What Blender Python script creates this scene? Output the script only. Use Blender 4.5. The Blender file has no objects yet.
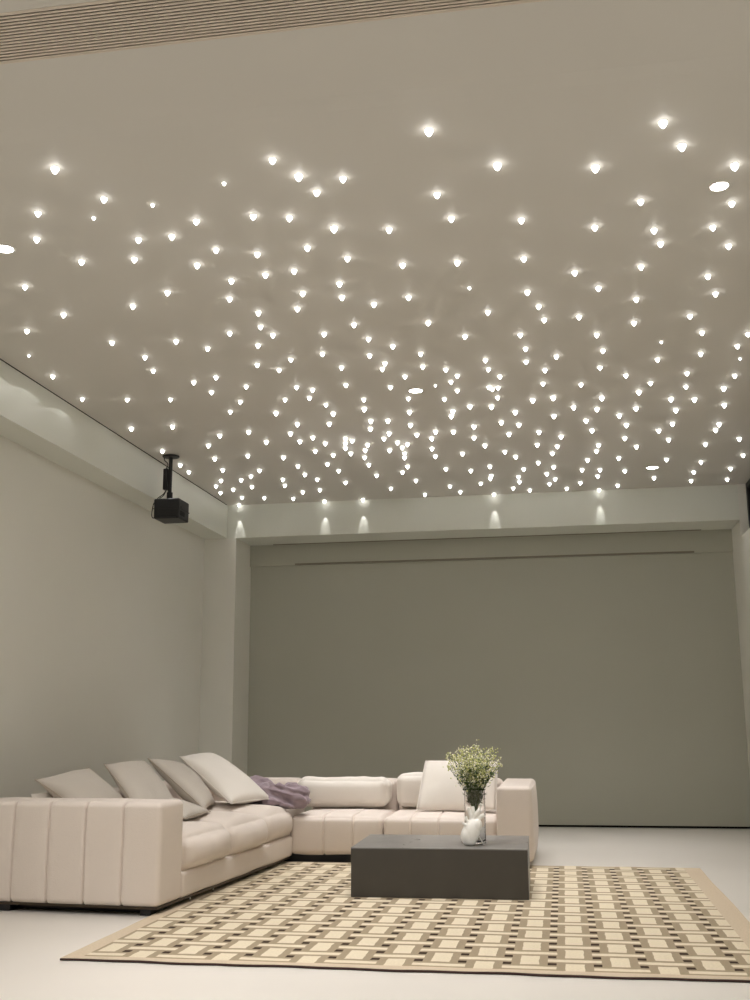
STARS = [(-2.024,3.843,'b'), (-1.932,4.133,''), (-2.056,4.299,'s'), (-2.285,4.204,''), (-2.419,4.454,''), (-1.937,4.548,''), (-2.043,4.756,''), (-2.318,4.736,''), (-2.753,4.976,''), (-2.292,5.343,''), (-2.731,5.389,''), (-3.060,5.587,''), (-2.645,5.872,''), (-1.101,3.941,''), (-1.026,4.091,'b'), (-1.361,4.096,'s'), (-1.740,4.228,'s'), (-1.597,4.413,''), (-1.321,4.413,''), (-1.160,4.459,''), (-1.766,4.546,''), (-1.603,4.726,''), (-1.415,4.811,''), (-1.755,4.883,''), (-1.641,5.103,''), (-1.444,5.064,''), (-1.284,5.042,''), (-2.031,5.192,''), (-1.725,5.338,''), (-1.309,5.338,''), (-1.391,5.549,''), (-1.625,5.566,''), (-1.674,5.782,''), (-1.637,5.928,''), (-1.885,5.850,''), (-2.251,5.925,''), (-1.776,6.087,''), (-2.101,6.081,''), (-0.430,3.834,'b'), (-0.842,4.146,''), (-0.981,4.245,''), (-0.458,4.362,''), (-0.978,4.601,'b'), (-0.419,4.604,''), (-0.723,4.664,''), (-1.152,4.787,''), (-0.981,4.942,''), (-0.718,5.074,''), (-1.085,5.248,''), (-1.109,5.433,''), (-0.747,5.501,''), (-0.953,5.565,''), (-1.122,5.852,''), (-0.687,5.904,''), (-1.329,5.968,''), (-1.080,6.102,''), (-0.954,6.258,''), (-0.494,6.169,''), (-0.330,5.801,''), (-0.405,5.438,'s'), (-0.438,5.096,''), (-0.178,4.153,'b'), (0.231,4.248,'b'), (-0.097,4.679,''), (0.245,4.820,''), (-0.101,5.111,''), (0.156,5.334,''), (-0.097,5.549,''), (0.285,5.565,''), (0.483,3.942,'b'), (0.575,4.135,'b'), (0.813,4.338,'b'), (0.442,4.593,''), (0.853,4.688,''), (0.800,4.921,''), (0.526,4.902,''), (0.570,5.059,''), (0.905,5.147,''), (0.494,5.323,''), (0.852,5.511,''), (0.924,5.763,''), (0.498,5.764,''), (0.187,5.971,''), (-0.013,5.980,''), (-0.040,5.767,''), (0.298,6.292,''), (0.509,6.129,''), (0.823,6.081,''), (0.926,6.372,''), (0.698,6.503,'s'), (1.205,6.449,''), (1.176,6.661,''), (-0.161,6.205,''), (-3.263,6.002,'s'), (-3.301,6.410,''), (-3.330,6.930,''), (-2.547,6.162,''), (-2.595,6.428,''), (-2.412,6.713,''), (-2.228,6.637,''), (-2.363,6.951,''), (-2.085,6.871,''), (-2.231,7.213,''), (-2.379,7.443,''), (-2.709,7.058,''), (-3.017,7.003,''), (-3.291,7.743,''), (-2.948,7.745,''), (-2.666,8.075,''), (-2.858,8.361,''), (-3.306,8.466,''), (-2.952,8.815,''), (-3.332,8.981,''), (-3.349,9.256,''), (-3.015,9.244,''), (-2.969,9.678,''), (-3.166,9.661,''), (-3.288,9.886,''), (-3.344,10.196,''), (-3.170,10.070,''), (-3.198,10.466,''), (-3.338,10.820,''), (-2.404,8.014,''), (-2.634,8.768,''), (-1.416,6.312,''), (-1.640,6.380,''), (-1.882,6.440,''), (-1.768,6.567,''), (-1.350,6.597,''), (-1.744,6.953,''), (-1.647,7.032,''), (-1.395,6.972,''), (-1.896,7.220,''), (-1.713,7.215,''), (-1.126,6.399,''), (-1.054,6.570,''), (-1.090,6.678,''), (-0.800,6.429,''), (-0.819,6.682,''), (-0.964,6.862,''), (-1.098,7.077,''), (-0.785,7.107,'s'), (-0.676,6.770,''), (-1.012,7.365,''), (-0.756,7.430,''), (-1.334,7.328,''), (-0.137,6.460,''), (-0.402,6.630,''), (-0.143,6.711,''), (-0.396,6.815,''), (-0.613,6.914,''), (-0.668,7.036,''), (-0.328,6.984,''), (-0.024,6.907,''), (-0.417,7.206,''), (-0.397,7.256,''), (-0.355,7.229,''), (-0.042,7.197,''), (-0.644,7.242,''), (-0.372,7.464,''), (-0.123,7.575,''), (0.345,6.588,''), (0.053,6.643,''), (0.338,6.922,''), (0.517,7.124,''), (0.219,7.268,''), (0.696,7.330,''), (0.630,7.518,''), (0.025,7.541,''), (0.373,7.615,''), (0.966,6.765,''), (0.702,6.826,''), (1.231,6.919,'s'), (0.923,7.152,''), (1.251,7.271,''), (0.949,7.461,''), (1.217,7.546,''), (0.873,7.742,''), (1.043,7.782,''), (-2.048,7.537,''), (-1.964,7.866,''), (-2.085,8.123,''), (-2.068,8.376,''), (-2.349,8.347,''), (-2.342,8.888,''), (-2.295,9.231,''), (-2.686,9.326,''), (-2.832,9.540,''), (-2.569,9.732,''), (-2.616,9.989,''), (-2.952,9.986,''), (-2.974,10.522,''), (-2.687,10.617,''), (-1.633,7.405,''), (-1.627,7.637,''), (-1.716,7.903,''), (-1.935,8.279,''), (-1.875,8.484,''), (-1.677,8.365,''), (-1.637,8.441,''), (-1.711,8.519,''), (-1.739,8.670,''), (-2.016,8.721,''), (-1.893,8.888,''), (-1.730,8.859,''), (-1.373,7.560,''), (-1.381,7.887,''), (-1.423,8.108,''), (-1.249,7.907,''), (-1.298,8.274,''), (-1.365,8.426,''), (-1.274,8.572,''), (-1.533,8.598,''), (-1.587,8.777,''), (-1.637,9.024,''), (-1.380,8.818,''), (-1.650,9.303,''), (-2.013,9.204,''), (-1.967,9.482,''), (-2.312,9.571,''), (-2.243,9.793,''), (-1.651,9.737,''), (-2.003,9.984,''), (-2.321,10.256,''), (-2.516,10.328,''), (-1.609,10.337,''), (-1.985,10.820,''), (-2.398,10.820,''), (-1.050,7.703,''), (-0.726,7.747,''), (-0.751,7.874,''), (-0.588,7.644,''), (-0.430,7.680,''), (-1.094,8.062,''), (-1.083,8.360,''), (-0.921,8.298,''), (-0.779,8.326,''), (-0.603,8.205,''), (-0.382,8.124,''), (-0.977,8.499,''), (-1.201,8.643,''), (-1.259,8.741,''), (-1.269,8.954,''), (-1.291,9.096,''), (-1.014,8.827,''), (-1.017,9.102,''), (-0.630,8.541,''), (-0.559,8.813,''), (-0.773,9.059,''), (-1.312,9.442,''), (-1.391,9.654,''), (-0.977,9.609,''), (-0.755,9.719,''), (-0.568,9.586,''), (-1.314,10.032,''), (-0.580,9.964,''), (-0.597,10.082,''), (-0.703,10.281,''), (-1.015,10.352,''), (-0.938,10.637,''), (-1.310,10.696,''), (-0.608,10.820,''), (-0.262,7.861,''), (-0.249,8.218,''), (-0.340,8.486,''), (0.026,8.022,''), (0.173,7.812,''), (0.347,7.893,''), (0.273,8.203,''), (-0.097,8.468,''), (0.326,8.501,''), (0.080,8.645,''), (-0.120,8.876,''), (0.046,8.960,''), (0.393,8.987,''), (0.382,9.193,''), (0.003,9.197,''), (-0.403,9.060,''), (-0.319,9.262,''), (0.313,9.511,''), (-0.126,9.528,''), (-0.266,9.750,''), (0.009,9.724,''), (0.271,9.890,''), (0.436,9.919,''), (-0.057,9.992,''), (0.423,10.186,''), (-0.327,10.062,''), (-0.325,10.284,''), (0.020,10.232,''), (-0.037,10.433,''), (0.264,10.447,''), (-0.398,10.562,''), (-0.238,10.695,''), (0.133,10.688,''), (0.456,10.820,''), (0.636,7.933,''), (0.522,8.101,''), (0.937,8.037,''), (0.591,8.390,''), (0.949,8.422,''), (0.859,8.609,''), (0.601,8.798,''), (0.965,8.918,''), (0.715,9.105,''), (0.586,9.493,''), (1.013,9.627,''), (0.667,10.014,''), (0.963,10.364,''), (0.633,10.646,''), (1.314,10.193,''), (1.333,10.571,''), (1.280,7.969,''), (1.316,8.505,''), (1.313,8.682,''), (1.288,9.132,''), (1.547,9.010,''), (1.669,9.599,''), (1.332,9.790,''), (1.636,10.109,''), (1.674,10.577,'')]
STAR_E, STAR_W, STAR_DEG, DL_W, ROOM_W, EXPO, ARC_W = 6.0, 4.8, 46, 9.0, 30.0, 0.86, 10.0
import bpy, bmesh, math, random
from mathutils import Vector, Matrix, noise, Euler
random.seed(7)
SC = bpy.context.scene
COL = SC.collection
PI = math.pi

# ---------------------------------------------------------------- materials
def lin(c):
    c = c / 255.0
    return c / 12.92 if c <= 0.04045 else ((c + 0.055) / 1.055) ** 2.4
def rgb(r, g, b): return (lin(r), lin(g), lin(b), 1.0)

def mat(name, col, rough=0.6, metal=0.0, bump=0.0, bscale=40.0, var=0.0, vscale=3.0, spec=0.5,
        trans=0.0, ior=1.45, sheen=0.0, stretch=(1, 1, 1), rvar=0.0):
    m = bpy.data.materials.new(name); m.use_nodes = True
    nt = m.node_tree; b = nt.nodes['Principled BSDF']
    b.inputs['Base Color'].default_value = col
    b.inputs['Roughness'].default_value = rough
    b.inputs['Metallic'].default_value = metal
    b.inputs['Specular IOR Level'].default_value = spec
    b.inputs['Transmission Weight'].default_value = trans
    b.inputs['IOR'].default_value = ior
    b.inputs['Sheen Weight'].default_value = sheen
    tc = nt.nodes.new('ShaderNodeTexCoord')
    mp = nt.nodes.new('ShaderNodeMapping'); mp.inputs['Scale'].default_value = stretch
    nt.links.new(tc.outputs['Object'], mp.inputs['Vector'])
    if var or rvar:
        n = nt.nodes.new('ShaderNodeTexNoise'); n.inputs['Scale'].default_value = vscale
        n.inputs['Detail'].default_value = 5; n.inputs['Roughness'].default_value = 0.6
        nt.links.new(mp.outputs['Vector'], n.inputs['Vector'])
        if var:
            mr = nt.nodes.new('ShaderNodeMapRange')
            mr.inputs['From Min'].default_value = 0.3; mr.inputs['From Max'].default_value = 0.7
            mr.inputs['To Min'].default_value = 1 - var; mr.inputs['To Max'].default_value = 1 + var * 0.6
            nt.links.new(n.outputs['Fac'], mr.inputs['Value'])
            mx = nt.nodes.new('ShaderNodeVectorMath'); mx.operation = 'SCALE'
            mx.inputs[0].default_value = col[:3]
            nt.links.new(mr.outputs['Result'], mx.inputs['Scale'])
            nt.links.new(mx.outputs['Vector'], b.inputs['Base Color'])
        if rvar:
            mr2 = nt.nodes.new('ShaderNodeMapRange')
            mr2.inputs['From Min'].default_value = 0.3; mr2.inputs['From Max'].default_value = 0.7
            mr2.inputs['To Min'].default_value = rough - rvar; mr2.inputs['To Max'].default_value = rough + rvar
            nt.links.new(n.outputs['Fac'], mr2.inputs['Value'])
            nt.links.new(mr2.outputs['Result'], b.inputs['Roughness'])
    if bump:
        n2 = nt.nodes.new('ShaderNodeTexNoise'); n2.inputs['Scale'].default_value = bscale
        n2.inputs['Detail'].default_value = 3
        nt.links.new(mp.outputs['Vector'], n2.inputs['Vector'])
        bp = nt.nodes.new('ShaderNodeBump'); bp.inputs['Strength'].default_value = bump
        bp.inputs['Distance'].default_value = 0.01
        nt.links.new(n2.outputs['Fac'], bp.inputs['Height'])
        nt.links.new(bp.outputs['Normal'], b.inputs['Normal'])
    return m

def emit(name, col, s):
    m = bpy.data.materials.new(name); m.use_nodes = True
    b = m.node_tree.nodes['Principled BSDF']
    b.inputs['Base Color'].default_value = col
    b.inputs['Emission Color'].default_value = col
    b.inputs['Emission Strength'].default_value = s
    return m

M = {}
M['wall'] = mat('wall_plaster', rgb(218, 217, 209), 0.62, bump=0.05, bscale=60, var=0.015, vscale=1.2, spec=0.4)
M['beam'] = mat('beam_paint', rgb(213, 215, 206), 0.42, bump=0.04, bscale=50, spec=0.5)
M['alcove'] = mat('alcove_wall_shaded', rgb(176, 176, 164), 0.7, bump=0.03, bscale=60, var=0.02, vscale=1.0, spec=0.3)  # darker than the other walls: the alcove's shade is put into the colour
M['ceiling'] = mat('ceiling_paint', rgb(200, 197, 190), 0.55, bump=0.02, bscale=30, spec=0.4)
M['floor'] = mat('polished_concrete', rgb(219, 214, 207), 0.3, bump=0.015, bscale=5, var=0.018, vscale=1.6, spec=0.5)
M['sofa'] = mat('sofa_leather', rgb(220, 209, 200), 0.62, bump=0.22, bscale=140, var=0.02, vscale=5, spec=0.35, sheen=0.1)
M['pillow'] = mat('pillow_linen', rgb(198, 190, 180), 0.8, bump=0.3, bscale=260, var=0.02, vscale=5, spec=0.2, sheen=0.2)
M['pillow_light'] = mat('pillow_pale_linen', rgb(232, 226, 218), 0.8, bump=0.3, bscale=260, var=0.015, vscale=5, spec=0.2, sheen=0.2)
M['piping'] = mat('piping_thread', rgb(178, 166, 150), 0.8)
M['frame_bronze'] = mat('bronze_base_frame', rgb(70, 60, 50), 0.4, metal=0.6)
M['black'] = mat('black_plastic', rgb(20, 20, 21), 0.5, bump=0.05, bscale=90)
M['blacker'] = mat('black_grille_and_shade', rgb(9, 9, 9), 0.6)  # projector grilles, and the black blocks standing for shade under the sofa
M['rubber'] = mat('black_cable', rgb(12, 12, 13), 0.55)
M['chrome'] = mat('chrome_leg', rgb(200, 200, 200), 0.25, metal=1.0)
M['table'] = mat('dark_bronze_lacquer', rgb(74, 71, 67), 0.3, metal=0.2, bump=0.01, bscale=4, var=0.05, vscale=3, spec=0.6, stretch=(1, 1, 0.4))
M['blanket'] = mat('mauve_throw_knit', rgb(150, 134, 142), 0.85, bump=0.3, bscale=160, var=0.08, vscale=9, spec=0.2, sheen=0.35)
M['glass'] = mat('clear_glass', (1, 1, 1, 1), 0.02, trans=1.0, ior=1.45)
M['water'] = mat('vase_water', (0.93, 0.97, 0.95, 1), 0.0, trans=1.0, ior=1.33)
M['porcelain'] = mat('white_porcelain', rgb(248, 248, 245), 0.3, spec=0.6)
M['stem'] = mat('flower_stem_green', rgb(86, 104, 52), 0.6)
M['leaf'] = mat('leaf_green', rgb(62, 84, 36), 0.6, var=0.2, vscale=20)
M['bloom'] = mat('yellow_green_blossom', rgb(206, 208, 142), 0.7, var=0.12, vscale=30)
M['bloomw'] = mat('cream_blossom', rgb(240, 238, 216), 0.7)
M['vent'] = mat('vent_blade_paint', rgb(205, 194, 180), 0.5)
M['ventback'] = mat('vent_dark_void', rgb(30, 24, 20), 0.8)
M['dark'] = mat('dark_gap', rgb(8, 8, 8), 0.9)
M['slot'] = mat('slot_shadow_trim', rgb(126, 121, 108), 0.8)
M['winframe'] = mat('window_frame_black', rgb(22, 23, 24), 0.4)
M['winglass'] = mat('night_window_glass', rgb(8, 9, 10), 0.06, spec=0.6)
M['rim'] = mat('star_rim_white', rgb(235, 232, 226), 0.4)
M['staremit'] = emit('star_tip_glow', (1.0, 0.97, 0.93, 1), STAR_E)
M['dlemit'] = emit('downlight_lens_glow', (1.0, 0.97, 0.92, 1), 14.0)
M['staremit'].cycles.emission_sampling = 'NONE'

# ---------------------------------------------------------------- helpers
def tag(o, label=None, cat=None, group=None, kind=None):
    if label: o['label'] = label
    if cat: o['category'] = cat
    if group: o['group'] = group
    if kind: o['kind'] = kind
    return o

def finish(name, bm, m, parent=None, smooth=True, loc=None, rz=None, rot=None, auto=None):
    bmesh.ops.recalc_face_normals(bm, faces=bm.faces)
    me = bpy.data.meshes.new(name); bm.to_mesh(me); bm.free()
    for x in (m if isinstance(m, (list, tuple)) else [m]): me.materials.append(x)
    if smooth:
        for p in me.polygons: p.use_smooth = True
    o = bpy.data.objects.new(name, me); COL.objects.link(o)
    if smooth and auto:
        try: me.set_sharp_from_angle(angle=math.radians(auto))
        except Exception: pass
    if parent is not None: o.parent = parent
    if loc is not None: o.location = loc
    if rz is not None: o.rotation_euler = (0, 0, rz)
    if rot is not None: o.rotation_euler = rot
    return o

def empty(name, loc=(0, 0, 0), rz=0):
    o = bpy.data.objects.new(name, None); COL.objects.link(o)
    o.location = loc; o.rotation_euler = (0, 0, rz); o.empty_display_size = 0.1
    return o

def add_box(bm, lo, hi, bevel=0.0, mi=0, seg=2):
    vs = [bm.verts.new((x, y, z)) for x in (lo[0], hi[0]) for y in (lo[1], hi[1]) for z in (lo[2], hi[2])]
    idx = [(0, 1, 3, 2), (4, 6, 7, 5), (0, 4, 5, 1), (2, 3, 7, 6), (0, 2, 6, 4), (1, 5, 7, 3)]
    fs = [bm.faces.new([vs[i] for i in f]) for f in idx]
    for f in fs: f.material_index = mi
    if bevel:
        es = list({e for f in fs for e in f.edges})
        bmesh.ops.bevel(bm, geom=es, offset=bevel, segments=seg, profile=0.5, affect='EDGES')

def add_tube(bm, pts, r, n=8, mi=0, cap=True):
    pts = [Vector(p) for p in pts]
    rs = r if isinstance(r, (list, tuple)) else [r] * len(pts)
    rings = []; up = Vector((0, 0, 1))
    for i, p in enumerate(pts):
        t = (pts[min(i + 1, len(pts) - 1)] - pts[max(i - 1, 0)])
        t = t.normalized() if t.length > 1e-9 else Vector((0, 0, 1))
        a = up if abs(t.dot(up)) < 0.95 else Vector((1, 0, 0))
        u = t.cross(a).normalized(); v = t.cross(u).normalized()
        rings.append([bm.verts.new(p + (u * math.cos(2 * PI * k / n) + v * math.sin(2 * PI * k / n)) * rs[i]) for k in range(n)])
    for a, b in zip(rings, rings[1:]):
        for k in range(n):
            f = bm.faces.new((a[k], a[(k + 1) % n], b[(k + 1) % n], b[k])); f.material_index = mi
    if cap:
        for rg in (rings[0], rings[-1]):
            f = bm.faces.new(rg); f.material_index = mi

def add_lathe(bm, prof, n=32, c=(0, 0, 0), mi=0, mis=None):
    rings = []
    for r, z in prof:
        if r < 1e-6: rings.append([bm.verts.new((c[0], c[1], c[2] + z))])
        else: rings.append([bm.verts.new((c[0] + r * math.cos(2 * PI * k / n), c[1] + r * math.sin(2 * PI * k / n), c[2] + z)) for k in range(n)])
    for i, (a, b) in enumerate(zip(rings, rings[1:])):
        m_ = mis[i] if mis else mi
        for k in range(n):
            k2 = (k + 1) % n
            if len(a) == 1 and len(b) == 1: continue
            if len(a) == 1: f = bm.faces.new((a[0], b[k2], b[k]))
            elif len(b) == 1: f = bm.faces.new((a[k], a[k2], b[0]))
            else: f = bm.faces.new((a[k], a[k2], b[k2], b[k]))
            f.material_index = m_

def axis_coords(lo, hi, r, grooves=(), step=0.06, gw=0.008):
    pts = {lo, hi}
    for t in (0.12, 0.3, 0.5, 0.75, 1.0): pts.add(lo + r * t); pts.add(hi - r * t)
    n = max(2, int((hi - lo - 2 * r) / step))
    for i in range(1, n): pts.add(lo + r + (hi - lo - 2 * r) * i / n)
    g2 = []
    for g in grooves:
        pts = {p for p in pts if abs(p - g) > gw * 2.6 or p in (lo, hi)}
        g2 += [g + gw * t for t in (-2.2, -1.4, -0.8, -0.35, 0, 0.35, 0.8, 1.4, 2.2)]
    pts |= set(g2)
    out = []
    for p in sorted(pts):
        if not out or p - out[-1] > 1e-5: out.append(p)
    return out

def soft_box(bm, lo, hi, r=0.03, bulge=(0, 0, 0), grooves=None, gd=0.012, gw=0.008, step=0.06, wob=0.0, wf=3.0, seed=0.0, sag=0.0):
    """upholstered block: rounded edges, domed faces, stitched channels, soft unevenness"""
    grooves = grooves or {}
    ax = [axis_coords(lo[i], hi[i], min(r, (hi[i] - lo[i]) * 0.499), grooves.get('xyz'[i], ()), step, gw) for i in range(3)]
    N = [len(a) for a in ax]
    V = {}
    rr = [min(r, (hi[i] - lo[i]) * 0.499) for i in range(3)]
    rm = min(rr)
    def vert(i, j, k):
        key = (i, j, k)
        if key in V: return V[key]
        p = Vector((ax[0][i], ax[1][j], ax[2][k]))
        q = Vector([min(max(p[a], lo[a] + rm), hi[a] - rm) for a in range(3)])
        d = p - q
        u = [2 * (p[a] - lo[a]) / (hi[a] - lo[a]) - 1 for a in range(3)]
        nrm = d.normalized() if d.length > 1e-9 else Vector((0, 0, 1))
        p2 = q + nrm * rm
        for a in range(3):
            b, c = (a + 1) % 3, (a + 2) % 3
            p2[a] += bulge[a] * u[a] * max(0, 1 - u[b] ** 2) ** 0.7 * max(0, 1 - u[c] ** 2) ** 0.7
        if sag: p2.z -= sag * max(0, u[2]) * max(0, 1 - u[0] ** 2) * max(0, 1 - u[1] ** 2)
        for a in range(3):
            for g in grooves.get('xyz'[a], ()):
                w = math.exp(-((ax[a][(i, j, k)[a]] - g) / gw) ** 2)
                p2 -= nrm * gd * w
        if wob:
            s = Vector((p.x * wf + seed, p.y * wf + seed * 1.7, p.z * wf - seed))
            p2 += nrm * wob * noise.noise(s) + nrm * wob * 0.4 * noise.noise(s * 2.7)
        V[key] = bm.verts.new(p2)
        return V[key]
    for a in range(3):
        b, c = (a + 1) % 3, (a + 2) % 3
        for end in (0, N[a] - 1):
            for j in range(N[b] - 1):
                for k in range(N[c] - 1):
                    def g(jj, kk):
                        t = [0, 0, 0]; t[a] = end; t[b] = jj; t[c] = kk
                        return vert(*t)
                    bm.faces.new((g(j, k), g(j + 1, k), g(j + 1, k + 1), g(j, k + 1)))

def pillow_mesh(c, t=0.09, n=22, ear=0.05, wr=0.008, seed=0.0):
    """c: four 3D corners in order; returns bm of a puffed cushion"""
    c = [Vector(x) for x in c]
    nrm = (c[1] - c[0]).cross(c[3] - c[0]).normalized()
    ctr = sum(c, Vector()) / 4
    bm = bmesh.new(); S = {}
    for side in (1, -1):
        for i in range(n + 1):
            for j in range(n + 1):
                u, v = i / n, j / n
                bd = i in (0, n) or j in (0, n)
                if bd and (0, i, j) in S: S[(side, i, j)] = S[(0, i, j)]; continue
                a, b = 2 * u - 1, 2 * v - 1
                # edges drawn in between the corners
                u2 = 0.5 + (a / 2) * (1 - ear * (1 - b * b)); v2 = 0.5 + (b / 2) * (1 - ear * (1 - a * a))
                p = (c[0] * (1 - u2) + c[1] * u2) * (1 - v2) + (c[3] * (1 - u2) + c[2] * u2) * v2
                h = ((1 - a * a) * (1 - b * b)) ** 0.42
                h *= 1 - 0.12 * (a * a + b * b)
                s = Vector((a * 1.6 + seed, b * 1.6 - seed, side * 2.0))
                w = noise.noise(s) * 0.6 + 0.6 * noise.noise(Vector((a * 4 + seed, b * 1.5, side)))
                edge = max(abs(a), abs(b))
                p = p + nrm * side * (t * h * (1 + 0.16 * noise.noise(s * 0.8)) + wr * w * h)
                vtx = bm.verts.new(p)
                S[(side, i, j)] = vtx
                if bd: S[(0, i, j)] = vtx
        for i in range(n):
            for j in range(n):
                q = [S[(side, i, j)], S[(side, i + 1, j)], S[(side, i + 1, j + 1)], S[(side, i, j + 1)]]
                if side < 0: q.reverse()
                bm.faces.new(q)
    border = [S[(1, i, 0)].co.copy() for i in range(n)] + [S[(1, n, j)].co.copy() for j in range(n)] + \
             [S[(1, n - i, n)].co.copy() for i in range(n)] + [S[(1, 0, n - j)].co.copy() for j in range(n + 1)]
    return bm, border

def make_pillow(name, corners, m, label, cat='cushion', group=None, t=0.09, seed=0.0, ear=0.06, wr=0.008, base=None):
    c = [Vector(x) for x in corners]
    ctr = sum(c, Vector()) / 4
    org = Vector((ctr.x, ctr.y, min(v.z for v in c)))
    bm, border = pillow_mesh([v - org for v in c], t, seed=seed, ear=ear, wr=wr)
    o = finish(name, bm, m); o.location = org
    tag(o, label, cat, group)
    pb = bmesh.new(); add_tube(pb, border, 0.0035, 6)
    finish('piping', pb, M['piping'] if m is M['pillow'] else m, o)
    return o
# ---------------------------------------------------------------- the setting
H = 3.36          # main ceiling
HB = 3.0          # underside of beams
XL, XR = -3.73, 1.81
YC, YB = 10.87, 11.44
def struct(name, boxes, m, label=None, bevel=0.0):
    bm = bmesh.new()
    for lo, hi in boxes: add_box(bm, lo, hi, bevel)
    o = finish(name, bm, m, smooth=False); o['kind'] = 'structure'
    if label: o['label'] = label
    return o
struct('floor', [((-3.9, -4.0, -0.12), (2.1, YB + 0.25, 0.0))], M['floor'])
struct('wall_left', [((XL - 0.15, -4.0, 0.0), (XL, YC, H + 0.1))], M['wall'])
struct('wall_rear', [((-3.9, -4.15, 0.0), (2.1, -4.0, H + 0.1))], M['wall'])
# right wall with a high window recess
wy0, wy1, wz0 = 7.2, 10.86, 2.83
struct('wall_right', [((XR, -4.0, 0.0), (XR + 0.28, wy0, H)), ((XR, wy0, 0.0), (XR + 0.28, wy1, wz0)),
                      ((XR, wy1, 0.0), (XR + 0.28, YB, H))], M['wall'])
w = struct('window_1', [((XR + 0.08, wy0 + 0.0, wz0), (XR + 0.16, wy0 + 0.06, H)), ((XR + 0.08, wy1 - 0.06, wz0), (XR + 0.16, wy1, H)),
                        ((XR + 0.08, wy0 + 0.06, wz0), (XR + 0.16, wy1 - 0.06, wz0 + 0.05)), ((XR + 0.08, wy0 + 0.06, H - 0.05), (XR + 0.16, wy1 - 0.06, H)),
                        ((XR + 0.08, 9.0, wz0 + 0.05), (XR + 0.16, 9.06, H - 0.05))], M['winframe'],
           'black framed high window in a recess at the top of the right wall')
bm = bmesh.new(); add_box(bm, (XR + 0.10, wy0 + 0.06, wz0 + 0.05), (XR + 0.11, wy1 - 0.06, H - 0.05))
finish('window_pane', bm, M['winglass'], w, smooth=False)
# back beam, left pier and alcove
struct('trim_1', [((XL, YC, HB), (XR + 0.28, YB + 0.1, H + 0.1))], M['beam'], 'pale beam across the back of the room above the alcove')
struct('trim_2', [((XL - 0.15, YC, 0.0), (-3.376, YB, HB))], M['wall'], 'square plastered pier left of the alcove')
struct('wall_back', [((-3.7, YB, 0.022), (XR + 0.28, YB + 0.1, HB))], M['alcove'])
struct('trim_5', [((-3.376, YB - 0.035, 2.765), (XR, YB, HB))], M['alcove'], 'shallow bulkhead along the top of the alcove wall')
struct('trim_6', [((-3.376, YB + 0.03, 0.0), (XR, YB + 0.12, 0.022))], M['dark'], 'dark shadow gap under the alcove wall')
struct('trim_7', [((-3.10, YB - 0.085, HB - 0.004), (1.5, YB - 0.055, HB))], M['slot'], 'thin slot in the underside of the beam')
struct('trim_8', [((-2.86, YB - 0.038, 2.765), (1.42, YB - 0.035, 2.785))], M['slot'], 'thin darker strip for the shadow line along the alcove bulkhead')  # raised strip in a darker tone stands in for the groove's shadow
# left beam
struct('trim_3', [((XL, -4.0, HB), (-3.48, YC, H - 0.005))], M['beam'], 'pale boxed beam along the top of the left wall')
struct('trim_4', [((XL, -4.0, H - 0.005), (-3.49, YC, H + 0.06))], M['dark'], 'dark shadow gap between left beam and ceiling')
# ceiling: near part a touch lower, easing up to the starlight field
bm = bmesh.new()
def strip(y0, z0, y1, z1, x0=-3.474, x1=XR + 0.28):
    a = [bm.verts.new(p) for p in ((x0, y0, z0), (x1, y0, z0), (x1, y1, z1), (x0, y1, z1))]; bm.faces.new(a)
vy0, vy1, vx0, vx1 = 2.869, 3.122, -3.30, 0.62
strip(-4.0, H - .007, vy0, H - .007); strip(vy1, H - .007, 3.54, H - .007); strip(3.54, H - .007, 3.64, H); strip(3.64, H, YC, H)
strip(vy0, H - .007, vy1, H - .007, -3.474, vx0); strip(vy0, H - .007, vy1, H - .007, vx1, XR + 0.28)
bmesh.ops.remove_doubles(bm, verts=bm.verts, dist=0.0005)
ret = bmesh.ops.extrude_face_region(bm, geom=bm.faces[:])
for v in [g for g in ret['geom'] if isinstance(g, bmesh.types.BMVert)]: v.co.z = H + 0.12
cl = finish('ceiling', bm, M['ceiling'], smooth=False); cl['kind'] = 'structure'

# ---------------------------------------------------------------- ceiling air vent
VZ = H - 0.007
vent = empty('ceiling_vent', ((vx0 + vx1) / 2, (vy0 + vy1) / 2, VZ))
tag(vent, 'long taupe linear air grille with many thin blades in the near ceiling', 'vent')
L = (vx1 - vx0) / 2; W = (vy1 - vy0) / 2
bm = bmesh.new(); add_box(bm, (-L, -W, 0.05), (L, W, 0.06)); finish('vent_backing', bm, M['ventback'], vent, smooth=False)
bm = bmesh.new()
for s in (-1, 1):
    add_box(bm, (-L, s * W - 0.003, -0.001), (L, s * W + 0.003, 0.05)); add_box(bm, (s * L - 0.003, -W, -0.001), (s * L + 0.003, W, 0.05))
finish('vent_frame', bm, M['vent'], vent, smooth=False)
bm = bmesh.new(); n = 16
for i in range(n):
    y = -W + (i + 0.5) * 2 * W / n
    add_box(bm, (-L + .003, y - 0.0046, 0.0), (L - .003, y + 0.0046, 0.0035))
finish('blades', bm, M['vent'], vent, smooth=False)

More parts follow.
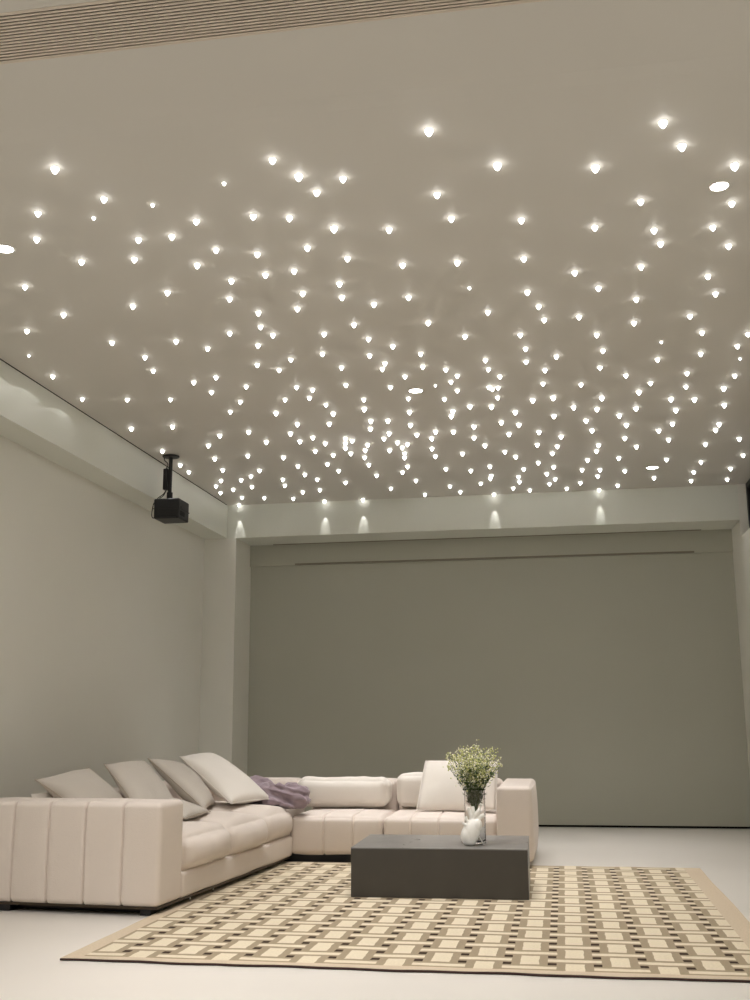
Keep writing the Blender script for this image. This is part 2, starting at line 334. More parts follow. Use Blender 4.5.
# ---------------------------------------------------------------- starlights
def spot(name, parent, loc, target, energy, deg, blend, radius=0.01, color=(1.0, 0.975, 0.94)):
    d = bpy.data.lights.new(name, 'SPOT'); d.energy = energy; d.spot_size = math.radians(deg); d.spot_blend = blend
    d.shadow_soft_size = radius; d.color = color
    o = bpy.data.objects.new(name, d); COL.objects.link(o); o.location = loc
    o.rotation_euler = (Vector(target) - Vector(loc)).to_track_quat('-Z', 'Y').to_euler()
    if parent is not None: o.parent = parent
    return o
def star_mesh(nm, s):
    bm = bmesh.new()
    # small rim against the ceiling, then a faceted glass drop that glows
    add_lathe(bm, [(0.0, 0.0), (0.0125 * s, 0.0), (0.0145 * s, -0.002), (0.013 * s, -0.003), (0.0135 * s, -0.007 * s),
                   (0.0105 * s, -0.015 * s), (0.006 * s, -0.022 * s), (0.0, -0.027 * s)], 12, mis=[0, 0, 0, 1, 1, 1, 1])
    bmesh.ops.recalc_face_normals(bm, faces=bm.faces)
    me = bpy.data.meshes.new(nm); bm.to_mesh(me); bm.free()
    me.materials.append(M['rim']); me.materials.append(M['staremit'])
    for p in me.polygons: p.use_smooth = True
    return me
SM = {'': star_mesh('star_light', 1.0), 'b': star_mesh('star_light_large', 1.2), 's': star_mesh('star_light_small', 0.6), 'f': star_mesh('star_light_far', 1.2)}
down = bpy.data.lights.new('star_beam', 'SPOT')
down.energy = STAR_W; down.spot_size = math.radians(STAR_DEG); down.spot_blend = 0.75; down.shadow_soft_size = 0.012; down.color = (1.0, 0.968, 0.945)
near_wall = {(-3.198, 10.0): 1}
for (x, y, k) in STARS:
    z = H
    kk = k if k else ('f' if y > 7.5 else '')
    o = bpy.data.objects.new('star_light', SM[kk]); COL.objects.link(o); o.location = (x, y, z)
    if k == 's': tag(o, 'tiny dim starlight point set in the ceiling, smaller than its neighbours', 'light', 'small dim star lights')
    elif k == 'b': tag(o, 'large bright starlight point in the near part of the ceiling', 'light', 'large near star lights')
    elif y > 10.3: tag(o, 'white starlight point in the last rows beside the back beam', 'light', 'star lights along the back beam')
    elif y > 7.5: tag(o, 'small white starlight point in the dense far half of the ceiling', 'light', 'star lights in the far ceiling')
    elif y > 5.2: tag(o, 'white starlight point in the middle of the ceiling', 'light', 'star lights in the middle ceiling')
    else: tag(o, 'white starlight point in the sparse near rows of the ceiling', 'light', 'star lights in the near ceiling')
    dw = min(YC - y, x + 3.48)
    if YC - y < 0.08:      # stars hard against the back beam: a tight beam grazing its face
        spot('star_beam', o, (0, 0.0, -0.034), (0, 0.13, -1.0), 3.0, 26, 0.35, 0.003)
    else:
        lamp = bpy.data.objects.new('star_beam', down); COL.objects.link(lamp); lamp.location = (0, 0, -0.034); lamp.parent = o
    if dw < 0.34:          # the wide outer cone of the lens draws arcs on the beams
        spot('star_beam', o, (0, 0.0, -0.030), (0, 0.0, -1.0), ARC_W * dw * dw + 0.04, 142, 0.06, 0.002)
DL = [(-2.63, 4.532, 0.045, 'large bright recessed downlight at the left edge of the ceiling'),
      (0.776, 4.521, 0.040, 'large bright oval-looking recessed downlight in the right of the ceiling'),
      (-0.937, 7.206, 0.048, 'flat recessed downlight in the middle of the starlight field'),
      (0.915, 9.954, 0.052, 'flat recessed downlight near the back beam and the alcove')]
for (x, y, r, lab) in DL:
    t = empty('recessed_downlight', (x, y, H)); tag(t, lab, 'light', 'recessed downlights')
    bm = bmesh.new(); add_lathe(bm, [(r, 0.0), (r + 0.007, -0.001), (r + 0.006, -0.004), (r, -0.005), (r - 0.002, -0.002)], 28)
    finish('trim_ring', bm, M['rim'], t)
    bm = bmesh.new(); add_lathe(bm, [(0, -0.0035), (r * 0.7, -0.0035), (r - 0.001, -0.0022), (r - 0.001, 0.0)], 28)
    finish('lens', bm, M['dlemit'], t)
    spot('downlight_beam', t, (0, 0, -0.01), (0, 0, -1), DL_W, 80, 0.8, 0.03)

# unseen room lamps overhead, out of frame, sited to brighten the near sofa end
for (x, y) in ((-2.2, 2.3), (0.2, 2.3)):
    d = bpy.data.lights.new('room_lamp', 'AREA'); d.shape = 'DISK'; d.size = 0.5; d.energy = ROOM_W; d.color = (1.0, 0.96, 0.93)
    o = bpy.data.objects.new('room_lamp', d); COL.objects.link(o); o.location = (x, y, H - 0.03)

# ---------------------------------------------------------------- rug
RX0, RX1, RY0, RY1 = -2.296, 0.925, 4.853, 8.338
def rug_material():
    m = bpy.data.materials.new('woven_basket_rug'); m.use_nodes = True
    nt = m.node_tree; b = nt.nodes['Principled BSDF']; b.inputs['Roughness'].default_value = 0.9
    b.inputs['Specular IOR Level'].default_value = 0.15
    tc = nt.nodes.new('ShaderNodeTexCoord'); sp = nt.nodes.new('ShaderNodeSeparateXYZ'); nt.links.new(tc.outputs['Object'], sp.inputs[0])
    def mth(op, a, bb=None, c=None):
        n = nt.nodes.new('ShaderNodeMath'); n.operation = op
        for i, v in enumerate((a, bb, c)):
            if v is None: continue
            if isinstance(v, (int, float)): n.inputs[i].default_value = v
            else: nt.links.new(v, n.inputs[i])
        return n.outputs[0]
    X, Y = sp.outputs[0], sp.outputs[1]
    nz = nt.nodes.new('ShaderNodeTexNoise'); nz.inputs['Scale'].default_value = 14; nt.links.new(tc.outputs['Object'], nz.inputs['Vector'])
    wv = mth('MULTIPLY', mth('SUBTRACT', nz.outputs['Fac'], 0.5), 0.012)
    PX, PY = 0.1963, 0.2997
    u = mth('DIVIDE', mth('SUBTRACT', mth('ADD', X, wv), 0.3027 - RX0), PX)      # strips centred on whole numbers
    y = mth('DIVIDE', mth('SUBTRACT', mth('ADD', Y, wv), 5.111 - RY0), PY)      # bars of even columns on whole numbers
    ci = mth('FLOOR', u); par = mth('MODULO', mth('ABSOLUTE', ci), 2.0)
    fu = mth('FRACT', u); du = mth('ABSOLUTE', mth('SUBTRACT', fu, 0.5))         # 0 centre .. .5 strip
    v = mth('ADD', y, mth('MULTIPLY', par, 0.5))
    def dist(t):   # distance to nearest whole number
        f = mth('FRACT', mth('ADD', t, 0.5)); return mth('ABSOLUTE', mth('SUBTRACT', f, 0.5))
    dv = dist(v)
    strip_ = mth('GREATER_THAN', du, 0.405)
    bar_c = mth('LESS_THAN', dv, 0.085)
    d2 = dist(mth('MULTIPLY', y, 2.0))
    bar_s = mth('LESS_THAN', d2, 0.16)
    dash = mth('LESS_THAN', mth('ABSOLUTE', mth('SUBTRACT', d2, 0.5)), 0.15)
    sq = mth('MULTIPLY', mth('LESS_THAN', du, 0.21), mth('GREATER_THAN', dv, 0.2))
    line = mth('MULTIPLY', mth('LESS_THAN', mth('ABSOLUTE', mth('SUBTRACT', dv, 0.1)), 0.012), mth('SUBTRACT', 1.0, strip_))
    cream = mth('MAXIMUM', mth('MULTIPLY', mth('MAXIMUM', bar_c, sq), mth('SUBTRACT', 1.0, strip_)), mth('MULTIPLY', strip_, bar_s))
    dk = mth('MULTIPLY', strip_, dash)
    inx = mth('MULTIPLY', mth('GREATER_THAN', X, 0.085), mth('LESS_THAN', X, RX1 - RX0 - 0.115))
    iny = mth('MULTIPLY', mth('GREATER_THAN', Y, 0.06), mth('LESS_THAN', Y, RY1 - RY0 - 0.02))
    ins = mth('MULTIPLY', inx, iny)
    def mixc(f, a, c):
        n = nt.nodes.new('ShaderNodeMix'); n.data_type = 'RGBA'; nt.links.new(f, n.inputs[0])
        for s, val in ((n.inputs[6], a), (n.inputs[7], c)):
            if isinstance(val, tuple): s.default_value = val
            else: nt.links.new(val, s)
        return n.outputs[2]
    c = mixc(cream, rgb(152, 138, 116), rgb(208, 196, 173))
    c = mixc(line, c, rgb(152, 138, 116))
    c = mixc(dk, c, rgb(54, 40, 30))
    c = mixc(ins, rgb(194, 178, 156), c)
    ny = nt.nodes.new('ShaderNodeTexNoise'); ny.inputs['Scale'].default_value = 90; ny.inputs['Detail'].default_value = 2
    nt.links.new(tc.outputs['Object'], ny.inputs['Vector'])
    sc = nt.nodes.new('ShaderNodeVectorMath'); sc.operation = 'SCALE'; nt.links.new(c, sc.inputs[0])
    nt.links.new(mth('ADD', mth('MULTIPLY', ny.outputs['Fac'], 0.3), 0.85), sc.inputs['Scale'])
    nt.links.new(sc.outputs[0], b.inputs['Base Color'])
    bp = nt.nodes.new('ShaderNodeBump'); bp.inputs['Strength'].default_value = 0.4; bp.inputs['Distance'].default_value = 0.004
    nt.links.new(ny.outputs['Fac'], bp.inputs['Height']); nt.links.new(bp.outputs[0], b.inputs['Normal'])
    return m
bm = bmesh.new(); nx, ny = 70, 70
g = {}
wx, wy = RX1 - RX0, RY1 - RY0
def wav(i, j):
    e = 0.006 * noise.noise(Vector((i * 0.13, j * 0.13, 3)))
    return 0.0115 + 0.0015 * noise.noise(Vector((i * 0.21, j * 0.19, 9)))
for i in range(nx + 1):
    for j in range(ny + 1):
        x = wx * i / nx; y = wy * j / ny
        if j == 0: y += 0.006 * math.sin(i * 0.33) + 0.004 * math.sin(i * 0.9)
        if i == nx: x += 0.003 * math.sin(j * 0.2)
        g[i, j] = bm.verts.new((x, y, wav(i, j)))
for i in range(nx):
    for j in range(ny): bm.faces.new((g[i, j], g[i + 1, j], g[i + 1, j + 1], g[i, j + 1]))
edges = [e for e in bm.edges if e.is_boundary]
r_ = bmesh.ops.extrude_edge_only(bm, edges=edges)
for v in r_['geom']:
    if isinstance(v, bmesh.types.BMVert): v.co.z = 0.001
rug = finish('area_rug', bm, rug_material(), smooth=False); rug.location = (RX0, RY0, 0)
tag(rug, 'beige and brown basket-weave patterned rug lying on the pale floor', 'rug')
bm = bmesh.new()
pf = [(wx * i / nx, 0.006 * math.sin(i * 0.33) + 0.004 * math.sin(i * 0.9) - 0.004, 0.0065) for i in range(nx + 1)]
add_tube(bm, pf, 0.0048, 6)
finish('edge_binding', bm, mat('rug_dark_binding', rgb(58, 40, 36), 0.9), rug)

# ---------------------------------------------------------------- sectional sofa, left module
def leg(parent, x, y, z1=0.038, w=0.035, m=None, name='leg'):
    bm = bmesh.new(); add_box(bm, (-w, -w, -z1 + 0.0), (w, w, 0.0), 0.004)
    o = finish(name, bm, m or M['black'], parent, smooth=False); o.location = (x, y, z1); return o
S1 = empty('sofa_module', (-2.245, 6.03, 0), math.radians(-4.0))
tag(S1, 'long cream sofa section with channel-stitched end and three puffy seats by the left wall', 'sofa', 'sections of the cream sectional sofa')
def up(name, parent, lo, hi, m=None, **k):
    bm = bmesh.new(); c = Vector(((lo[0] + hi[0]) / 2, (lo[1] + hi[1]) / 2, lo[2]))
    soft_box(bm, Vector(lo) - c, Vector(hi) - c, **{kk: ({a: [q - c['xyz'.index(a)] for q in v] for a, v in vv.items()} if kk == 'grooves' else vv) for kk, vv in k.items()})
    return finish(name, bm, m or M['sofa'], parent, loc=c)
up('armrest', S1, (-1.22, -0.07, 0.05), (-0.008, 0.255, 0.611), r=0.032, bulge=(0.0, 0.006, 0.006), grooves={'x': [-.24, -.476, -.708, -.935, -1.155]}, gd=0.017, gw=0.0055, wob=0.004, step=0.05, seed=2)
up('base', S1, (-1.2, 0.25, 0.05), (-0.006, 2.33, 0.20), r=0.025, bulge=(0.004, 0, 0), wob=0.005, seed=5)
up('base', S1, (-1.2, 2.325, 0.05), (-0.24, 3.3, 0.20), r=0.025, wob=0.004, seed=6)
up('seat_cushion', S1, (-0.98, 0.262, 0.18), (0.0, 1.01, 0.405), r=0.085, bulge=(0.05, 0.012, 0.045), wob=0.012, wf=4, seed=1.3, step=0.04)
up('seat_cushion', S1, (-0.98, 1.0, 0.18), (0.0, 1.72, 0.405), r=0.085, bulge=(0.05, 0.012, 0.048), wob=0.012, wf=4, seed=4.1, step=0.04)
up('seat_cushion', S1, (-0.98, 1.71, 0.18), (-0.01, 2.36, 0.41), r=0.09, bulge=(0.025, 0.012, 0.045), wob=0.010, wf=4, seed=7.7, step=0.04)
up('seat_cushion', S1, (-0.98, 2.33, 0.19), (-0.2, 3.08, 0.40), r=0.06, bulge=(0.0, 0.01, 0.03), wob=0.010, wf=4, seed=9.2, step=0.05)
up('backrest', S1, (-1.22, 0.25, 0.07), (-0.97, 3.3, 0.585), r=0.05, bulge=(0, 0, 0.01), wob=0.006, seed=3, step=0.08)
up('backrest', S1, (-0.99, 3.02, 0.07), (-0.21, 3.3, 0.585), r=0.05, bulge=(0, 0, 0.01), wob=0.006, seed=4, step=0.08)
bm = bmesh.new(); add_box(bm, (-1.2, -0.055, 0.037), (-0.02, 0.24, 0.051)); add_box(bm, (-1.2, 0.24, 0.037), (-0.02, 2.3, 0.051)); add_box(bm, (-1.2, 2.3, 0.037), (-0.26, 3.28, 0.051))
finish('base_frame', bm, M['frame_bronze'], S1, smooth=False)
leg(S1, -0.10, 0.0); leg(S1, -0.99, 0.0, w=0.045); leg(S1, -1.1, 3.1); leg(S1, -0.4, 3.1)
for y in (0.42, 0.78):
    bm = bmesh.new(); add_tube(bm, [(0, 0, 0.0125), (0, 0, 0.038)], 0.006, 8); finish('metal_leg', bm, M['chrome'], S1, loc=(-0.03, y, 0))
bm = bmesh.new(); add_box(bm, (-1.14, 0.06, 0.0), (-0.15, 2.3, 0.038)); add_box(bm, (-1.14, 2.3, 0.0), (-0.3, 3.2, 0.038)); finish('under_sofa_shade', bm, M['blacker'], S1, smooth=False)  # black blocks added for the shade beneath the sofa

# back modules
S2 = empty('sofa_module', (-1.72, 8.33, 0), 0)
tag(S2, 'armless cream sofa section with stitched front between corner and coffee table', 'sofa', 'sections of the cream sectional sofa')
up('seat', S2, (-0.40, 0, 0.065), (0.33, 0.8, 0.345), r=0.045, bulge=(0, 0.012, 0.02), grooves={'x': [-0.125, 0.105]}, gd=0.014, gw=0.006, wob=0.006, seed=11, step=0.05)
up('backrest', S2, (-0.40, 0.78, 0.065), (0.33, 1.06, 0.585), r=0.05, bulge=(0, 0.01, 0.01), wob=0.006, seed=12)
bm = bmesh.new(); add_box(bm, (-0.45, 0.04, 0.0), (0.33, 1.0, 0.066)); finish('under_sofa_shade', bm, M['blacker'], S2, smooth=False)  # black block in place of the dark shade under this section
S3 = empty('sofa_module', (-0.87, 8.33, 0), 0)
tag(S3, 'right-hand cream sofa section with a tall square armrest behind the coffee table', 'sofa', 'sections of the cream sectional sofa')
up('seat', S3, (-0.512, 0, 0.065), (0.358, 0.8, 0.345), r=0.045, bulge=(0, 0.010, 0.018), grooves={'x': [-0.30, -0.085, 0.13]}, gd=0.013, gw=0.006, wob=0.006, seed=14, step=0.05)
up('backrest', S3, (-0.512, 0.78, 0.065), (0.358, 1.06, 0.585), r=0.05, bulge=(0, 0.01, 0.01), wob=0.006, seed=15)
up('armrest', S3, (0.365, -0.13, 0.05), (0.618, 1.06, 0.58), r=0.03, bulge=(0.028, 0.004, 0.006), wob=0.004, seed=16, step=0.05)
bm = bmesh.new(); add_box(bm, (-0.5, 0.10, 0.0), (0.52, 0.98, 0.066)); finish('under_sofa_shade', bm, M['blacker'], S3, smooth=False)  # shade under the section, built as a black block

# ---------------------------------------------------------------- cushions
G = 'loose cushions on the sectional sofa'
make_pillow('cushion', [(-2.92, 6.52, .46), (-2.85, 7.08, .45), (-3.2, 7.05, .76), (-3.31, 6.50, .71)], M['pillow'], 'slumped greige cushion nearest the camera, behind the stitched sofa end', group=G, t=.085, seed=1)
make_pillow('cushion', [(-2.68, 6.75, .46), (-2.62, 7.30, .46), (-3.08, 7.74, .785), (-3.15, 7.18, .78)], M['pillow'], 'greige square cushion second from the camera along the left backrest', group=G, t=.085, seed=3)
make_pillow('cushion', [(-2.40, 6.76, .46), (-2.41, 7.30, .46), (-2.88, 7.66, .51), (-2.90, 7.05, .52)], M['pillow'], 'low greige cushion lying flat on the left seat in front of two leaning ones', group=G, t=.06, seed=5)
make_pillow('cushion', [(-2.48, 7.40, .46), (-2.60, 7.98, .46), (-2.96, 8.22, .74), (-3.05, 7.74, .80)], M['pillow'], 'greige square cushion behind the low one, leaning beside the bright cushion', group=G, t=.085, seed=8)
make_pillow('cushion', [(-2.42, 7.80, .475), (-2.25, 8.32, .475), (-2.84, 8.58, .815), (-2.97, 8.20, .80)], M['pillow_light'], 'pale bright square cushion leaning next to the mauve throw', group=G, t=.09, seed=11, ear=.04)
make_pillow('cushion', [(-3.28, 6.5, .50), (-3.2, 6.85, .50), (-3.25, 6.9, .63), (-3.33, 6.5, .62)], M['pillow_light'], 'cushion mostly hidden, just peeking over the stitched sofa end', group=G, t=.05, seed=15)
def slab(name, lo, hi, m, label, **k):
    bm = bmesh.new(); c = Vector(((lo[0] + hi[0]) / 2, (lo[1] + hi[1]) / 2, lo[2]))
    soft_box(bm, Vector(lo) - c, Vector(hi) - c, **k)
    return tag(finish(name, bm, m, loc=c), label, 'cushion', G)
o = slab('cushion', (-2.20, 8.90, .375), (-1.435, 9.10, .60), M['pillow_light'], 'long low white lumbar cushion on the middle sofa section beside the mauve throw', r=.07, bulge=(.015, .03, .012), wob=.012, wf=5, seed=2, step=.035)
o = slab('cushion', (-1.37, 8.95, .375), (-0.95, 9.10, .635), M['pillow_light'], 'white back cushion half hidden by the big square cushion', r=.06, bulge=(.01, .03, .01), wob=.010, wf=5, seed=6, step=.035)
make_pillow('cushion', [(-1.165, 8.66, .38), (-0.545, 8.66, .38), (-0.535, 8.86, .735), (-1.115, 8.86, .745)], M['pillow_light'], 'big square white cushion upright behind the vase of flowers', group=G, t=.075, seed=21, ear=-.01)

# ---------------------------------------------------------------- mauve throw
def lump(bm, c, r, rot):
    mtx = Matrix.Translation(c) @ Euler(rot).to_matrix().to_4x4() @ Matrix.Diagonal((r[0], r[1], r[2], 1))
    bmesh.ops.create_icosphere(bm, subdivisions=3, radius=1.0, matrix=mtx)
bm = bmesh.new()
lump(bm, (-0.18, 0.10, 0.17), (0.15, 0.13, 0.135), (0, 0.3, 0.2))
lump(bm, (-0.06, 0.02, 0.12), (0.20, 0.14, 0.11), (0, 0.35, 0))
lump(bm, (0.12, 0.0, 0.13), (0.16, 0.13, 0.10), (0.1, -0.05, 0.2))
lump(bm, (0.19, -0.02, 0.08), (0.10, 0.12, 0.075), (0, 0.2, 0))
lump(bm, (0.02, -0.08, 0.06), (0.17, 0.09, 0.06), (0, 0.0, 0.2))
lump(bm, (0.12, -0.12, 0.03), (0.07, 0.05, 0.03), (0, 0.0, 0.6))
lump(bm, (-0.1, -0.02, 0.05), (0.14, 0.12, 0.05), (0, 0.0, 0.1))
lump(bm, (0.10, -0.05, 0.15), (0.15, 0.05, 0.06), (0.2, 0.5, 0.1))
thr = finish('throw_blanket', bm, M['blanket'])
thr.location = (-2.26, 8.42, 0.40); thr.scale = (0.98, 0.9, 0.80)
tag(thr, 'crumpled mauve throw blanket heaped in the corner of the sofa', 'blanket')
md = thr.modifiers.new('r', 'REMESH'); md.mode = 'VOXEL'; md.voxel_size = 0.009
dg = bpy.context.evaluated_depsgraph_get(); me = bpy.data.meshes.new_from_object(thr.evaluated_get(dg)); thr.modifiers.clear(); thr.data = me
bm = bmesh.new(); bm.from_mesh(me)
for _ in range(4): bmesh.ops.smooth_vert(bm, verts=bm.verts, factor=0.5)
bm.normal_update()
moves = []
for v in bm.verts:
    p = v.co
    q = 0.62 * Vector((p.x * 5 + 2.0 * noise.noise(p * 6), p.y * 7 + p.z * 5, p.z * 13 + p.x * 7 + 2.2 * noise.noise(p * 5 + Vector((4, 1, 2)))))
    r1 = 1 - abs(noise.noise(q)) * 2.6
    r2 = 1 - abs(noise.noise(q * 2.1 + Vector((7, 3, 1)))) * 2.4
    moves.append(v.co + v.normal * (0.026 * r1 + 0.007 * r2 - 0.014))
for v, c in zip(bm.verts, moves): v.co = c; v.co.z = max(v.co.z, 0.0)
bm.to_mesh(me); bm.free()
for p in me.polygons: p.use_smooth = True

# ---------------------------------------------------------------- coffee table
T = empty('coffee_table', (-1.317, 6.727, 0.0115), math.radians(1.2))
tag(T, 'low dark bronze block coffee table standing on the patterned rug', 'table')
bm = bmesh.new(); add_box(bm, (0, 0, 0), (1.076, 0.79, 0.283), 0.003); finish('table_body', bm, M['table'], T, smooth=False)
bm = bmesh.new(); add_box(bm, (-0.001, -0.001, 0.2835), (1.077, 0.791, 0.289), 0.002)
finish('table_top', bm, mat('bronze_top_lit', rgb(128, 126, 124), 0.32, metal=0.2, bump=0.015, bscale=8, var=0.06, vscale=4, spec=0.6, rvar=0.06), T, smooth=False)  # paler than the body: ceiling light reflected on top is put into the colour
TZ = 0.3008

# ---------------------------------------------------------------- vase, heart sculpture and flowers
VX, VY = -0.575, 7.04
V = finish('glass_vase', (lambda b: (add_lathe(b, [(0, 0), (0.058, 0), (0.064, 0.004), (0.066, 0.03), (0.066, 0.325), (0.068, 0.33), (0.066, 0.332), (0.0635, 0.325), (0.0635, 0.03), (0.058, 0.014), (0, 0.012)], 48), b)[1])(bmesh.new()), M['glass'])
V.location = (VX, VY, TZ); tag(V, 'tall clear glass cylinder vase holding the flowers on the coffee table', 'vase')
# heart-shaped porcelain piece
bm = bmesh.new()
def hl(c, r, rot=(0, 0, 0)): lump(bm, c, r, rot)
hl((0.0, 0, 0.075), (0.052, 0.042, 0.075), (0, 0.15, 0)); hl((-0.018, -0.004, 0.055), (0.042, 0.038, 0.055)); hl((0.025, 0, 0.11), (0.035, 0.033, 0.045), (0, 0.3, 0)); hl((0.0, 0, 0.03), (0.038, 0.034, 0.03))
tubes = [([(0.005, 0, 0.12), (0.02, 0, 0.17), (0.038, 0, 0.20), (0.046, 0.0, 0.235)], .014), ([(0.02, 0, 0.13), (0.05, 0.0, 0.165), (0.068, 0.0, 0.178)], .012),
         ([(0.0, 0, 0.12), (-0.012, 0, 0.16), (-0.03, 0.0, 0.205)], .010), ([(0.0, -.01, 0.11), (-0.03, -.01, 0.135), (-0.04, -.01, 0.155)], .009),
         ([(0.0, .0, 0.14), (0.005, 0, 0.18), (-0.004, 0, 0.215)], .010), ([(-0.01, -.02, 0.10), (-0.045, -.02, 0.115), (-0.055, -.02, 0.12)], .008)]
for p, r in tubes: add_tube(bm, p, r, 10)
h = finish('heart_sculpture', bm, M['porcelain'])
md = h.modifiers.new('r', 'REMESH'); md.mode = 'VOXEL'; md.voxel_size = 0.0035
dg = bpy.context.evaluated_depsgraph_get(); me = bpy.data.meshes.new_from_object(h.evaluated_get(dg)); h.modifiers.clear(); h.data = me
bm = bmesh.new(); bm.from_mesh(me)
for _ in range(3): bmesh.ops.smooth_vert(bm, verts=bm.verts, factor=0.5)
bm.to_mesh(me); bm.free()
for p in me.polygons: p.use_smooth = True
h.scale = (1.05, 1.05, 1.1); h.rotation_euler = (0, 0.12, 0); h.location = (-0.60, 6.90, TZ); tag(h, 'white porcelain heart ornament with branching tubes, in front of the glass vase', 'ornament')
bm = bmesh.new(); add_tube(bm, [(0, 0, 0.004), (-0.03, 0.01, 0.055), (-0.055, 0.015, 0.105)], 0.0035, 8)
st = finish('white_stick', bm, M['porcelain']); st.location = (-0.515, 6.92, TZ); tag(st, 'thin white stick leaning between porcelain heart and glass vase', 'stick')

def sprig(ang, rad, top, k):
    rnd = random.Random(100 + k)
    root = empty('flower_sprig', (VX, VY, TZ))
    tag(root, 'leafy green sprig with tiny yellow-green and cream blossoms in the glass vase', 'flower', 'flower sprigs in the glass vase')
    ca, sa = math.cos(ang), math.sin(ang)
    b0 = Vector((-0.022 * ca, -0.022 * sa, 0.022)); nk = Vector((0.022 * ca, 0.022 * sa, 0.235))
    tip = Vector((rad * ca, rad * sa, top))
    def P(t):
        if t < 0.4: return b0.lerp(nk, t / 0.4)
        s = (t - 0.4) / 0.6
        m_ = nk + (nk - b0) * 0.5
        return nk * (1 - s) ** 2 + m_ * 2 * s * (1 - s) * 1.0 + tip * s * s
    bm = bmesh.new(); pts = [P(i / 12) for i in range(13)]
    add_tube(bm, pts, [0.0026 - 0.0014 * i / 12 for i in range(13)], 6)
    ends = [tip]
    for q in range(9):
        t = rnd.uniform(0.60, 0.96); s = P(t)
        a = rnd.uniform(0, 2 * PI); d = Vector((math.cos(a), math.sin(a), rnd.uniform(0.5, 1.5))).normalized()
        e = s + d * rnd.uniform(0.04, 0.095)
        add_tube(bm, [s, (s + e) / 2 + Vector((0, 0, -0.006)), e], [0.0013, 0.001, 0.0008], 4); ends.append(e)
    finish('stem', bm, M['stem'], root)
    bm = bmesh.new()
    for q in range(30):
        t = rnd.uniform(0.42, 0.90); s = P(t) + Vector([rnd.gauss(0, .006) for _ in range(3)])
        a = rnd.uniform(0, 2 * PI); d = Vector((math.cos(a), math.sin(a), rnd.uniform(-0.2, 1.2))).normalized()
        w = d.cross(Vector((0, 0, 1))).normalized() * rnd.uniform(.004, .007); l = rnd.uniform(.022, .042)
        n_ = d.cross(w).normalized() * 0.004
        vs = [bm.verts.new(p) for p in (s, s + d * l * .4 + w + n_, s + d * l, s + d * l * .4 - w + n_)]
        mid = bm.verts.new(s + d * l * .45)
        for i in range(4): bm.faces.new((vs[i], vs[(i + 1) % 4], mid))
    finish('leaves', bm, M['leaf'], root)
    bm = bmesh.new()
    for e in ends:
        for q in range(6):
            c = e + Vector([rnd.gauss(0, .014), rnd.gauss(0, .014), rnd.gauss(0, .011)])
            r = rnd.uniform(.0032, .006)
            nv = len(bm.faces)
            bmesh.ops.create_icosphere(bm, subdivisions=1, radius=r, matrix=Matrix.Translation(c))
            bm.faces.ensure_lookup_table(); mi = 1 if rnd.random() < 0.42 else 0
            for f in bm.faces[nv:]: f.material_index = mi
    finish('blossoms', bm, [M['bloom'], M['bloomw']], root)
NS = 30
for k in range(NS):
    ang = k * 2.39996; fr = math.sqrt((k + 0.5) / NS)
    rad = 0.19 * fr; top = 0.60 - 0.13 * fr * fr + random.uniform(-.02, .02)
    sprig(ang, rad, top, k)

# ---------------------------------------------------------------- projector
PR = empty('ceiling_projector', (-3.307, 8.675, H)); tag(PR, 'black video projector hanging on a pole from the ceiling at the left', 'projector')
bm = bmesh.new(); add_lathe(bm, [(0, 0), (0.074, 0), (0.075, -0.006), (0.070, -0.014), (0.03, -0.017), (0, -0.017)], 32); finish('mount_plate', bm, M['black'], PR, auto=40)
bm = bmesh.new(); add_tube(bm, [(0, 0, -0.014), (0, 0, -0.36)], 0.0165, 16); finish('pole', bm, M['black'], PR, auto=40)
bm = bmesh.new(); add_tube(bm, [(0, 0, -0.33), (0, 0, -0.405)], 0.026, 16); finish('pole_collar', bm, M['black'], PR, auto=40)
bm = bmesh.new(); bx0, bx1, by0, by1, bz0, bz1 = -0.078, 0.150, -0.165, 0.09, -0.590, -0.415
add_box(bm, (bx0, by0, bz0), (bx1, by1, bz1), 0.012, seg=3)
body = finish('projector_body', bm, M['black'], PR, smooth=False)
bm = bmesh.new(); add_box(bm, (bx0 - .003, by0 - .004, bz0 + .085), (bx1 + .003, by1 + .003, bz0 + .090)); finish('case_seam', bm, M['blacker'], body, smooth=False)
bm = bmesh.new()
for i in range(9): add_box(bm, (bx1 - .001, by0 + .03 + i * .013, bz0 + .03), (bx1 + .002, by0 + .037 + i * .013, bz0 + .07))
finish('side_grille', bm, M['blacker'], body, smooth=False)
bm = bmesh.new(); add_box(bm, (bx0 + .02, by0 - .004, bz0 + .012), (bx1 - .02, by0 + .002, bz0 + .03), .001); finish('front_lip', bm, M['blacker'], body, smooth=False)
bm = bmesh.new(); add_tube(bm, [(bx1 - .001, by0 + .05, bz0 + .105), (bx1 + .003, by0 + .05, bz0 + .105)], .008, 12); finish('button', bm, M['blacker'], body)
bm = bmesh.new(); add_box(bm, (-0.060, -0.022, -0.305), (-0.018, 0.022, -0.115), 0.006); finish('power_adapter', bm, M['black'], PR, smooth=False)
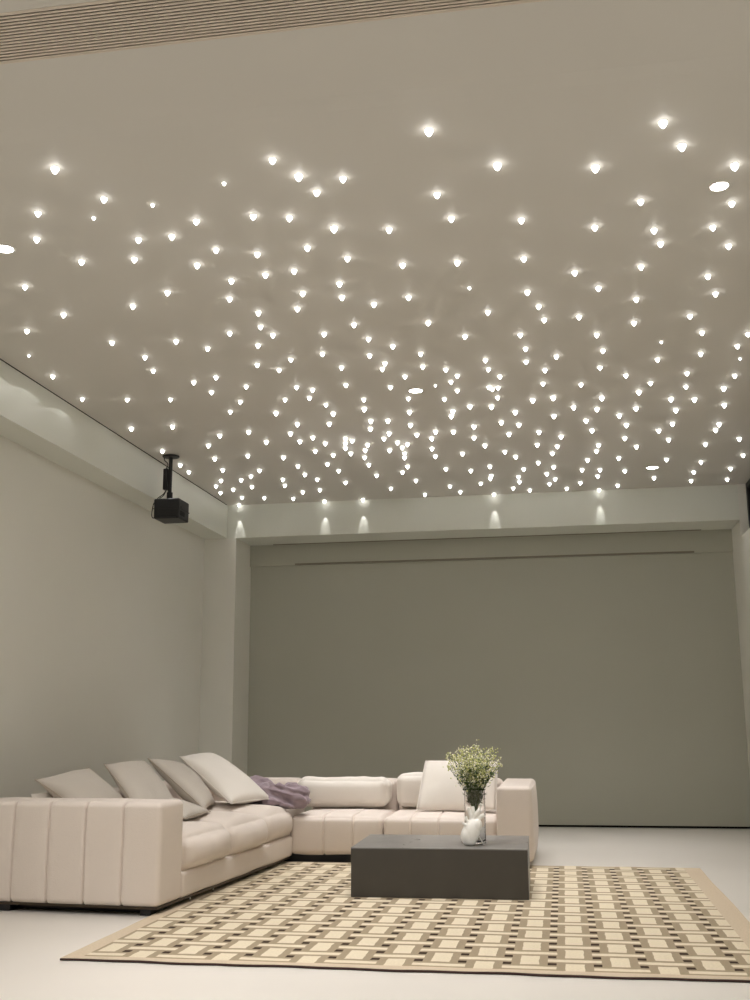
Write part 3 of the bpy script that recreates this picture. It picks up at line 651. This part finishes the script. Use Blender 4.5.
def cable(pts, r=.004):
    P_ = [Vector(p) for p in pts]; out = []
    for i in range(len(P_) - 1):
        p0 = P_[max(i - 1, 0)]; p1 = P_[i]; p2 = P_[i + 1]; p3 = P_[min(i + 2, len(P_) - 1)]
        for s in range(6):
            t = s / 6
            out.append(0.5 * ((2 * p1) + (p2 - p0) * t + (2 * p0 - 5 * p1 + 4 * p2 - p3) * t * t + (3 * p1 - p0 - 3 * p2 + p3) * t ** 3))
    out.append(P_[-1]); bm = bmesh.new(); add_tube(bm, out, r, 8); return finish('cable', bm, M['rubber'], PR)
cable([(-.055, -.01, -.012), (-.052, -.02, -.04), (-.02, -.03, -.07), (-.016, -.03, -.095), (-.035, -.02, -.12)])
cable([(-.03, .0, -.30), (-.05, -.02, -.345), (-.085, -.05, -.385), (-.10, -.06, -.42)])
cable([(-.03, .0, -.30), (-.045, -.03, -.36), (-.07, -.05, -.39), (-.055, -.06, -.418)])
cable([(-.10, -.06, -.41), (-.115, -.08, -.45), (-.118, -.10, -.53), (-.095, -.14, -.575), (-.06, -.168, -.585), (0.02, -.170, -.588), (0.12, -.168, -.585)])

# ---------------------------------------------------------------- camera, world, colour
f = 1066.2027
R3 = [[0.9853953876503746, 0.17017309644513237, -0.006086644695035903], [-0.04066937152738308, 0.20048696477770736, -0.9788518678399659], [-0.16535396039084038, 0.9648036557769141, 0.2044797632592682]]
cd = bpy.data.cameras.new('camera'); cam = bpy.data.objects.new('camera', cd); COL.objects.link(cam)
cd.sensor_fit = 'VERTICAL'; cd.sensor_height = 36.0; cd.lens = f * 36.0 / 1000.0; cd.clip_start = 0.05
rt, dn, fw = [Vector(r) for r in R3]
mw = Matrix.Identity(4)
for i in range(3): mw[i][0] = rt[i]; mw[i][1] = -dn[i]; mw[i][2] = -fw[i]
mw[2][3] = 1.05
cam.matrix_world = mw
SC.camera = cam
wd = bpy.data.worlds.new('world'); SC.world = wd; wd.use_nodes = True
wd.node_tree.nodes['Background'].inputs[0].default_value = (0.01, 0.012, 0.016, 1); wd.node_tree.nodes['Background'].inputs[1].default_value = 0.3
SC.view_settings.view_transform = 'Standard'; SC.view_settings.look = 'None'; SC.view_settings.gamma = 1.0
SC.view_settings.exposure = EXPO; SC.view_settings.use_curve_mapping = False
SC.cycles.use_denoising = True
SC.cycles.max_bounces = 10; SC.cycles.diffuse_bounces = 6
SC.cycles.sample_clamp_indirect = 8.0
